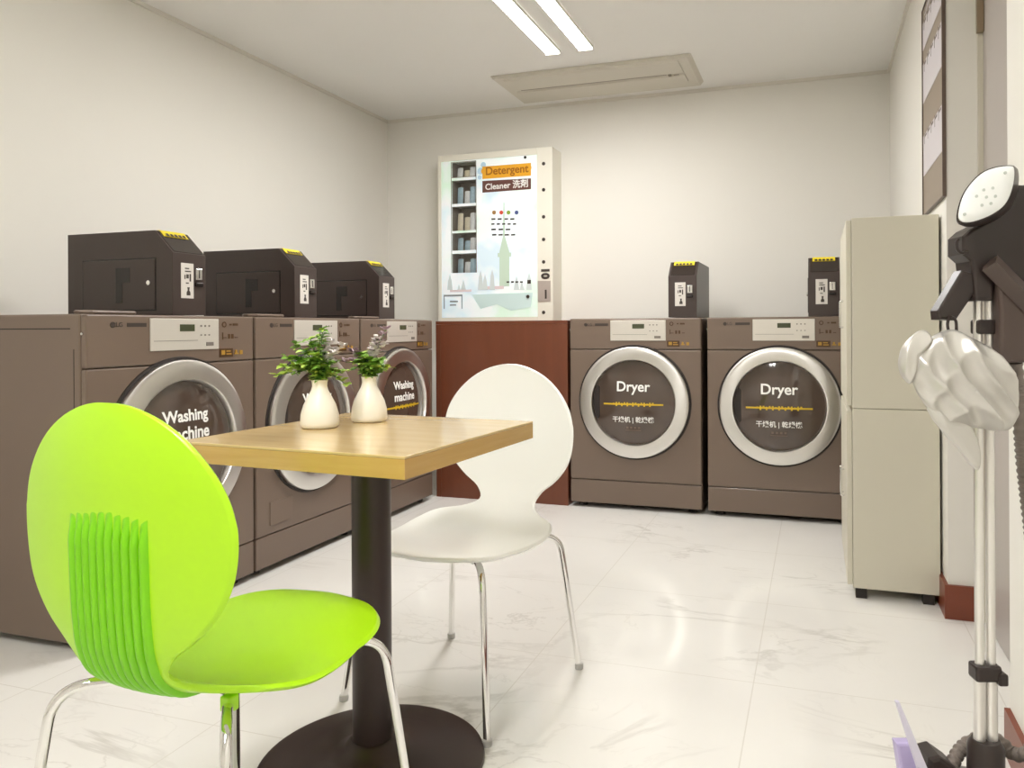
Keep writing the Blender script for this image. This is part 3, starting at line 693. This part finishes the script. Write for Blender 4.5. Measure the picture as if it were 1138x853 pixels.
# t, y, z, half width, edge lift (towards the sitter)
SHELL = [(0, -.220, .831, .000, .000), (.03, -.2205, .827, .068, .003), (.08, -.2225, .813, .110, .008), (.16, -.225, .781, .156, .016), (.26, -.227, .732, .194, .026), (.38, -.226, .670, .212, .032), (.50, -.224, .605, .210, .031),
         (.60, -.222, .552, .190, .025), (.68, -.219, .508, .152, .017), (.75, -.214, .472, .106, .009), (.82, -.199, .436, .089, .006), (.89, -.166, .408, .130, .012), (.96, -.120, .396, .188, .015),
         (1.04, -.060, .390, .210, .008), (1.14, .010, .390, .207, .000), (1.26, .085, .394, .1915, -.005), (1.38, .150, .400, .166, -.006), (1.48, .200, .405, .135, -.005), (1.55, .230, .406, .100, -.004), (1.59, .245, .404, .060, -.003), (1.61, .250, .402, .000, -.002)]
SHELL = [tuple(r) for r in SHELL]
def shell_pt(t, a, off=0.):
    y, z, w, lift = interp(SHELL, t); w = max(w, .0)
    e = .004; y2, z2, _, _ = interp(SHELL, min(t+e, 1.61)); y1, z1, _, _ = interp(SHELL, max(t-e, 0))
    ty, tz = y2-y1, z2-z1; l = math.hypot(ty, tz) or 1; ty /= l; tz /= l
    ny, nz = -tz, ty                 # towards the sitter (forward / up)
    k = lift*a*a+off
    return Vector((w*a, y+ny*k, z+nz*k))
def chair(name, label, m, mrib, loc, rz, scale=1):
    t = thing(name, label, 'chair', loc, rz)
    bm = bmesh.new(); ts = []
    NT = 90
    for i in range(NT+1):
        u = i/NT; ts.append(1.61*(u))
    # denser rows near both tips
    ts = [0.0006, .003, .008, .016, .026, .04]+[x for x in ts if .05 < x < 1.53]+[1.545, 1.56, 1.575, 1.588, 1.597, 1.604, 1.608, 1.6095]
    NA = 20; grid = []
    def wfix(t_):   # rounded (elliptic) ends
        y, z, w, l = interp(SHELL, t_)
        return w
    TH2 = .0055
    def hw(t_):
        w = wfix(t_)
        y, z, _, _ = interp(SHELL, t_)
        if t_ < .38: q = (z-.668)/.1633; w = .211*math.sqrt(max(0, 1-q*q))*(1-.11*max(0, q))
        if t_ > 1.1 and y > .10: w = .190*max(0, 1-((y-.10)/.1503)**2.2)**(1/2.2)
        return max(w, .0008)
    def P(t_, a, off):
        y, z, w, lift = interp(SHELL, t_)
        q = shell_pt(t_, a, off); return Vector((hw(t_)*a, q.y, q.z))
    # closed cross-section: front surface, rounded rim, rear surface
    rings = []
    for t_ in ts:
        ring = []
        for j in range(NA+1): a = math.sin((j/NA-.5)*PI); ring.append(P(t_, a, TH2))
        w = hw(t_); r = P(t_, 1, 0); ring.append(r+Vector((min(TH2, w*.5), 0, 0)))
        for j in range(NA+1): a = math.sin((.5-j/NA)*PI); ring.append(P(t_, a, -TH2))
        l = P(t_, -1, 0); ring.append(l-Vector((min(TH2, w*.5), 0, 0)))
        rings.append([bm.verts.new(p) for p in ring])
    fs = []
    for A, Bq in zip(rings, rings[1:]):
        n = len(A)
        for k in range(n): fs.append(bm.faces.new((A[k], A[(k+1) % n], Bq[(k+1) % n], Bq[k])))
    fs.append(bm.faces.new(rings[0])); fs.append(bm.faces.new(rings[-1]))
    bmesh.ops.recalc_face_normals(bm, faces=fs)
    sh = obj('seat_shell', bm, m, t, smooth=70)
    # ribs on the rear of the waist
    bm = bmesh.new(); NR = 10
    for k in range(NR):
        xk = (-.5+(k+.5)/NR)*.158+.009; rr = .0072
        t0 = .355+.02*abs(k-4.5)/4.5; rows = []
        for i in range(41):
            u = i/40; tt = t0+(1.00-t0)*u; w = hw(tt); a = xk/w
            a = max(-.93, min(.93, a)); c = P(tt, a, -TH2+.001); yv, zv, _, _ = interp(SHELL, tt)
            q = P(tt, a, -TH2-.01); nn = (q-P(tt, a, -TH2)).normalized()
            hgt = .0085*min(1, u*9)*min(1, (1-u)*6+.05)
            rows.append([bm.verts.new(c+Vector((math.cos(PI*j/6)*rr, 0, 0))+nn*math.sin(PI*j/6)*hgt) for j in range(7)])
        for A, Bq in zip(rows, rows[1:]):
            for j in range(6): bm.faces.new((A[j], A[j+1], Bq[j+1], Bq[j]))
    bmesh.ops.recalc_face_normals(bm, faces=bm.faces)
    obj('back_ribs', bm, mrib, t, smooth=60)
    # chrome legs rising to the seat and bending under it
    for sx in (-1, 1):
        for sy in (-1, 1):
            foot = Vector((sx*.219, sy*.219, .004)); kn = Vector((sx*.180, sy*.180, .374)); ins = Vector((sx*.055, sy*.055, .366))
            path = fillet([foot, kn, ins], .055, 10)
            bm = bmesh.new(); tube(bm, path, .0085, 14); lg = obj('leg', bm, m_chrome, t, smooth=60)
            bm = bmesh.new(); lathe(bm, [(0, 0), (.0105, 0), (.0115, .003), (.0115, .014), (.0090, .016), (0, .016)], 16, c=(foot.x, foot.y, 0)); obj('foot_cap', bm, mat('clear_grey_plastic', srgb(190, 188, 184), .3), lg, smooth=50)
            bm = bmesh.new(); box(bm, sx*.115-.010, sx*.115+.010, sy*.112-.010, sy*.112+.010, .362, .386, bev=.003); obj('leg_mount', bm, m, t)
    bm = bmesh.new(); box(bm, -.075, .075, -.075, .075, .358, .3830, bev=.004); obj('mount_plate', bm, m_black, t)
    return t
chair('chair', 'lime green plastic shell chair with ribbed back and chrome legs, nearest the camera', m_gshell, m_grib, (-.948, 1.051, 0), -.08)
chair('chair', 'white plastic shell chair with chrome legs on the far side of the table', m_wshell, m_wshell, (-.879, 1.819, 0), 2.952)

# ------------------------------------------------------------------ garment steamer
SD = 1.15
sb = Vector((0, 0, 0))+R0*((1093-CX)/F*SD)+D0*SD
stm = thing('garment_steamer', 'black and silver standing garment steamer on twin poles by the right wall', 'steamer', (sb.x, sb.y, 0), YAW)
def sp(u, v, dy=0.):
    """point of the steamer (local x right, y away, z up) seen at u, v"""
    a_, b_ = u-CX, v-CY; a = a_*cr+b_*sr; b = -a_*sr+b_*cr; d = SD+dy
    return Vector((a/F*d-(1093-CX)/F*SD, dy, CAMH-b/F*d))
def sprism(bm, pts, y0, y1, bev=0):
    prism(bm, [(sp(u, v, y0).x, sp(u, v, y0).z) for u, v in pts], 'y', y0, y1, bev)
zt, zm = sp(1093, 318).z, sp(1093, 747).z
for sx in (-1, 1):
    bm = bmesh.new(); tube(bm, [(sx*.0085, 0, zm+.005), (sx*.0085, 0, zt)], .0068, 16); obj('pole', bm, m_pole, stm, smooth=50)
    bm = bmesh.new(); tube(bm, [(sx*.0092, 0, .10), (sx*.0092, 0, zm+.01)], .0086, 16); obj('lower_pole', bm, m_pole, stm, smooth=50)
bm = bmesh.new(); box(bm, -.020, .019, -.014, .014, zm-.010, zm+.014, bev=.004); box(bm, .012, .026, -.018, .006, zm-.014, zm+.004, bev=.003); obj('pole_clamp', bm, m_black, stm)
bm = bmesh.new(); a = sp(1083, 371); b = sp(1111, 355); box(bm, a.x, b.x-.008, -.014, .014, a.z, b.z, bev=.003); box(bm, b.x-.009, b.x, -.010, .010, a.z+.003, b.z-.003, bev=.003); obj('pole_collar', bm, m_black, stm)
bm = bmesh.new(); sprism(bm, [(1083, 336), (1104, 336), (1106, 300), (1112, 262), (1138, 236), (1175, 236), (1175, 330), (1140, 330), (1105, 262), (1078, 256), (1072, 262), (1071, 285), (1078, 290)], -.02, .02)
bm.free()
bm = bmesh.new(); sprism(bm, [(1084, 334), (1104, 334), (1108, 300), (1165, 330), (1172, 205), (1130, 205), (1108, 240), (1080, 254), (1071, 262), (1071, 282), (1080, 290)], -.022, .030, bev=.005); obj('head_housing', bm, m_black, stm)
bm = bmesh.new()
p0, p1 = sp(1100, 292, -.03), sp(1160, 352, -.03)
ax = (p1-p0).normalized(); nn = Vector((0, 1, 0)).cross(ax)
tube(bm, [p0-ax*.0, p0+ax*.004, p1], .016, 4); obj('hanger_arm', bm, m_blackbrown, stm)
bm = bmesh.new(); sprism(bm, [(1108, 300), (1128, 318), (1160, 345), (1160, 402), (1112, 404), (1112, 345)], -.028, .018, bev=.005); obj('handset_body', bm, m_blackbrown, stm)
bm = bmesh.new(); sprism(bm, [(1070, 300), (1092, 306), (1089, 318), (1063, 356), (1044, 355), (1043, 345)], -.018, .012, bev=.004); obj('hanger_arm', bm, m_black, stm)
bm = bmesh.new(); tube(bm, smooth_path([sp(1075, 279, -.026), sp(1069, 281, -.03), sp(1064, 277, -.032), sp(1063, 269, -.032), sp(1065, 266, -.03)], 5), .0022, 8); obj('hook', bm, m_black, stm, smooth=60)
# steam head: white face with thick black rim, turned towards the camera and up
face = [(1063, 243), (1067, 222), (1076, 206), (1090, 192), (1105, 185.5), (1122, 183.5), (1127, 187), (1126, 204), (1120, 222), (1110, 234), (1092, 244), (1072, 249)]
fc = [sp(*p, -.06) for p in face]
def rounded(pts, n=4):
    P = [Vector((p.x, p.z)) for p in pts]; out = []
    m_ = len(P)
    for i in range(m_):
        a, b, c, d = P[i-1], P[i], P[(i+1) % m_], P[(i+2) % m_]
        for k in range(n):
            t = k/n; out.append(.5*((2*b)+(c-a)*t+(2*a-5*b+4*c-d)*t*t+(3*b-a-3*c+d)*t**3))
    return out
fr = rounded(fc); cen = sum(fr, Vector((0, 0)))/len(fr)
bm = bmesh.new(); rings = []
shift = Vector((sp(1113, 215).x-sp(1093, 215).x, 0))
for (sc, y, sh) in ((.90, -.062, 0), (1.0, -.060, 0), (1.03, -.054, .15), (1.03, -.036, .7), (.98, -.022, 1.1), (.72, -.008, 1.5)):
    rings.append([bm.verts.new((cen.x+(p.x-cen.x)*sc+shift.x*sh, y, cen.y+(p.y-cen.y)*sc+shift.y*sh)) for p in fr])
for A, Bq in zip(rings, rings[1:]):
    for i in range(len(A)): bm.faces.new((A[i], A[(i+1) % len(A)], Bq[(i+1) % len(A)], Bq[i]))
bm.faces.new(rings[0]); bm.faces.new(rings[-1]); bmesh.ops.recalc_face_normals(bm, faces=bm.faces)
hd = obj('steam_head', bm, m_black, stm, smooth=40)
bm = bmesh.new(); rings = []
for (sc, y) in ((.0, -.0665), (.5, -.0662), (.9, -.0650), (.95, -.0635), (.955, -.0605)):
    rings.append([bm.verts.new((cen.x+(p.x-cen.x)*sc, y, cen.y+(p.y-cen.y)*sc)) for p in fr] if sc else [bm.verts.new((cen.x, y, cen.y))])
for i in range(len(fr)): bm.faces.new((rings[0][0], rings[1][i], rings[1][(i+1) % len(fr)]))
for A, Bq in zip(rings[1:], rings[2:]):
    for i in range(len(A)): bm.faces.new((A[i], A[(i+1) % len(A)], Bq[(i+1) % len(A)], Bq[i]))
bmesh.ops.recalc_face_normals(bm, faces=bm.faces)
fp = obj('face_plate', bm, m_face, hd, smooth=40, label='white face plate')
bm = bmesh.new()
for k, (u, v) in enumerate([(1091, 228), (1101, 226), (1106, 218), (1103, 209), (1093, 211), (1085, 218), (1072, 238), (1117, 192), (1096, 219)]):
    p = sp(u, v, -.066); lathe(bm, [(0, -.0672), (.0022, -.0672), (.0022, -.064), (0, -.064)], 10, 'y', c=(p.x, 0, p.z))
obj('steam_hole', bm, mat('steam_hole_grey', srgb(190, 196, 190), .5), hd)
# hose
def hose(pts, r, name='hose'):
    path = smooth_path(pts, 10); bm = bmesh.new(); P2 = []; rad = []
    tot = 0; res = [path[0]]
    for a, b in zip(path, path[1:]):
        n = max(1, int((b-a).length/.0022))
        for k in range(1, n+1): res.append(a.lerp(b, k/n))
    for i, p in enumerate(res): rad.append(r*(1.0 if i % 4 in (0, 1) else .84))
    tube(bm, res, r, 12, radii=rad); return obj(name, bm, m_hose, stm, smooth=30)
hose([sp(1128, 402, .0), sp(1131, 430, .01), sp(1134, 470, .02), sp(1138, 520, .025), sp(1146, 590, .03), sp(1156, 680, .03), sp(1160, 760, .02), sp(1148, 828, .01), sp(1128, 838, .03), sp(1110, 823, .05), sp(1090, 820, .06), sp(1068, 832, .05), sp(1052, 862, .02)], .011)
# base: black body with a lilac tank and a thin upright carrying flap
zb = .0
bm = bmesh.new(); lathe(bm, [(0, .022), (.15, .022), (.168, .035), (.172, .08), (.160, .16), (.13, .205), (.07, .225), (0, .228)], 40, c=(-.02, .02, 0))
for v in bm.verts: v.co.y = (v.co.y-.02)*.75+.02
obj('base', bm, m_black, stm, smooth=50)
bm = bmesh.new(); lathe(bm, [(0, .10), (.022, .10), (.026, .12), (.026, .30), (.020, .31), (0, .31)], 24, c=(0, 0, 0)); obj('pole_socket', bm, m_black, stm, smooth=40)
bm = bmesh.new(); sprism(bm, [(1012, 862), (1017, 824), (1028, 821), (1045, 833), (1062, 850), (1072, 872), (1072, 905), (1012, 905)], .06, .01, bev=.006); obj('tank_housing', bm, m_black, stm)
bm = bmesh.new(); sprism(bm, [(990, 818), (1010, 818), (1022, 862), (1026, 905), (1004, 905), (995, 850)], .02, .0, bev=.004); obj('water_tank', bm, m_lilac, stm, label='lilac water tank')
bm = bmesh.new(); sprism(bm, [(996, 780), (1000, 780), (1038, 870), (1036, 900), (1026, 900), (1024, 866)], -.03, -.022, bev=.001); obj('carry_flap', bm, mat('flap_grey', srgb(214, 210, 226), .3), stm)
for sx in (-1, 1):
    bm = bmesh.new(); tube(bm, [(sx*.11-.02, -.03, .026), (sx*.11-.02, .07, .026)], .026, 20); obj('caster', bm, m_black, stm, smooth=50)

# ------------------------------------------------------------------ silver mitt hanging from the steamer
mt = thing('ironing_mitt', 'crumpled silver cloth ironing mitt hanging from the steamer arm', 'mitt', (sb.x, sb.y, 0), YAW)
def pillow(name, pts, y0, T, seed, fold=.006, nr=22, fn=None, m=m_silver):
    P = rounded([sp(*p, y0) for p in pts], 8); cen = sum(P, Vector((0, 0)))/len(P)
    bm = bmesh.new(); rnd = random.Random(seed); ph = [rnd.uniform(0, 6.28) for _ in range(6)]
    def fw(q):
        a = q.x*.94+q.y*.34
        r1 = 1-2*abs(math.sin(a*84+ph[0]+1.6*math.sin(q.y*26+ph[1])))**.8
        r2 = 1-2*abs(math.sin((q.x*.5-q.y*.86)*48+ph[2]+1.4*math.sin(q.x*40+ph[4])))**.8
        return .65*r1+.35*r2
    sides = []
    for s in (-1, 1):
        g = []
        for k in range(1, nr+1):
            f_ = k/nr; row = []
            for i, p in enumerate(P):
                q = cen+(p-cen)*f_; ang = math.atan2(p.y-cen.y, p.x-cen.x)
                th = T*math.sqrt(max(0, 1-f_**2.6))
                th += fold*fw(q)*math.sqrt(max(0, 1-f_**4))*(.5+.5*f_)
                row.append((q.x, y0+s*th, q.y))
            g.append(row)
        sides.append(g)
    rim = [bm.verts.new(p) for p in sides[0][-1]]
    for s, g in zip((-1, 1), sides):
        c = bm.verts.new((cen.x, y0+s*(T+.5*fold*fw(cen)), cen.y)); prev = None; n = len(P)
        for k in range(nr):
            row = [bm.verts.new(p) for p in g[k]] if k < nr-1 else rim
            if prev is None:
                for i in range(n): bm.faces.new((c, row[i], row[(i+1) % n]))
            else:
                for i in range(n): bm.faces.new((prev[i], row[i], row[(i+1) % n], prev[(i+1) % n]))
            prev = row
    bmesh.ops.recalc_face_normals(bm, faces=bm.faces)
    return obj(name, bm, m, mt, smooth=120)
pillow('mitt_body', [(1012, 404), (1024, 384), (1040, 371), (1060, 366), (1082, 376), (1104, 388), (1120, 404), (1131, 428), (1132, 450), (1126, 473), (1112, 479), (1090, 476), (1072, 474), (1050, 471), (1030, 452), (1016, 430)], -.045, .026, 3, .016)
pillow('mitt_thumb', [(1030, 448), (1050, 458), (1074, 468), (1084, 484), (1090, 505), (1088, 521), (1080, 518), (1066, 500), (1048, 480), (1034, 462)], -.045, .012, 8, .005)
pillow('mitt_cuff', [(1000, 396), (1006, 382), (1018, 369), (1029, 367), (1034, 376), (1026, 390), (1018, 408), (1012, 426), (1004, 420), (999, 408)], -.045, .016, 5, .009)
bm = bmesh.new(); tube(bm, smooth_path([sp(1055, 372, -.045), sp(1053, 360, -.03), sp(1056, 352, -.021), sp(1062, 356, -.021), sp(1063, 368, -.04)], 5), .0022, 6); obj('hanging_loop', bm, m_black, mt)

# ------------------------------------------------------------------ world and colour
w = bpy.data.worlds.new('world'); bpy.context.scene.world = w; w.use_nodes = True
w.node_tree.nodes['Background'].inputs[0].default_value = (.8, .82, .85, 1); w.node_tree.nodes['Background'].inputs[1].default_value = .3
vs = bpy.context.scene.view_settings
vs.view_transform = 'Standard'; vs.look = 'None'; vs.exposure = .04; vs.gamma = 1; vs.use_curve_mapping = False
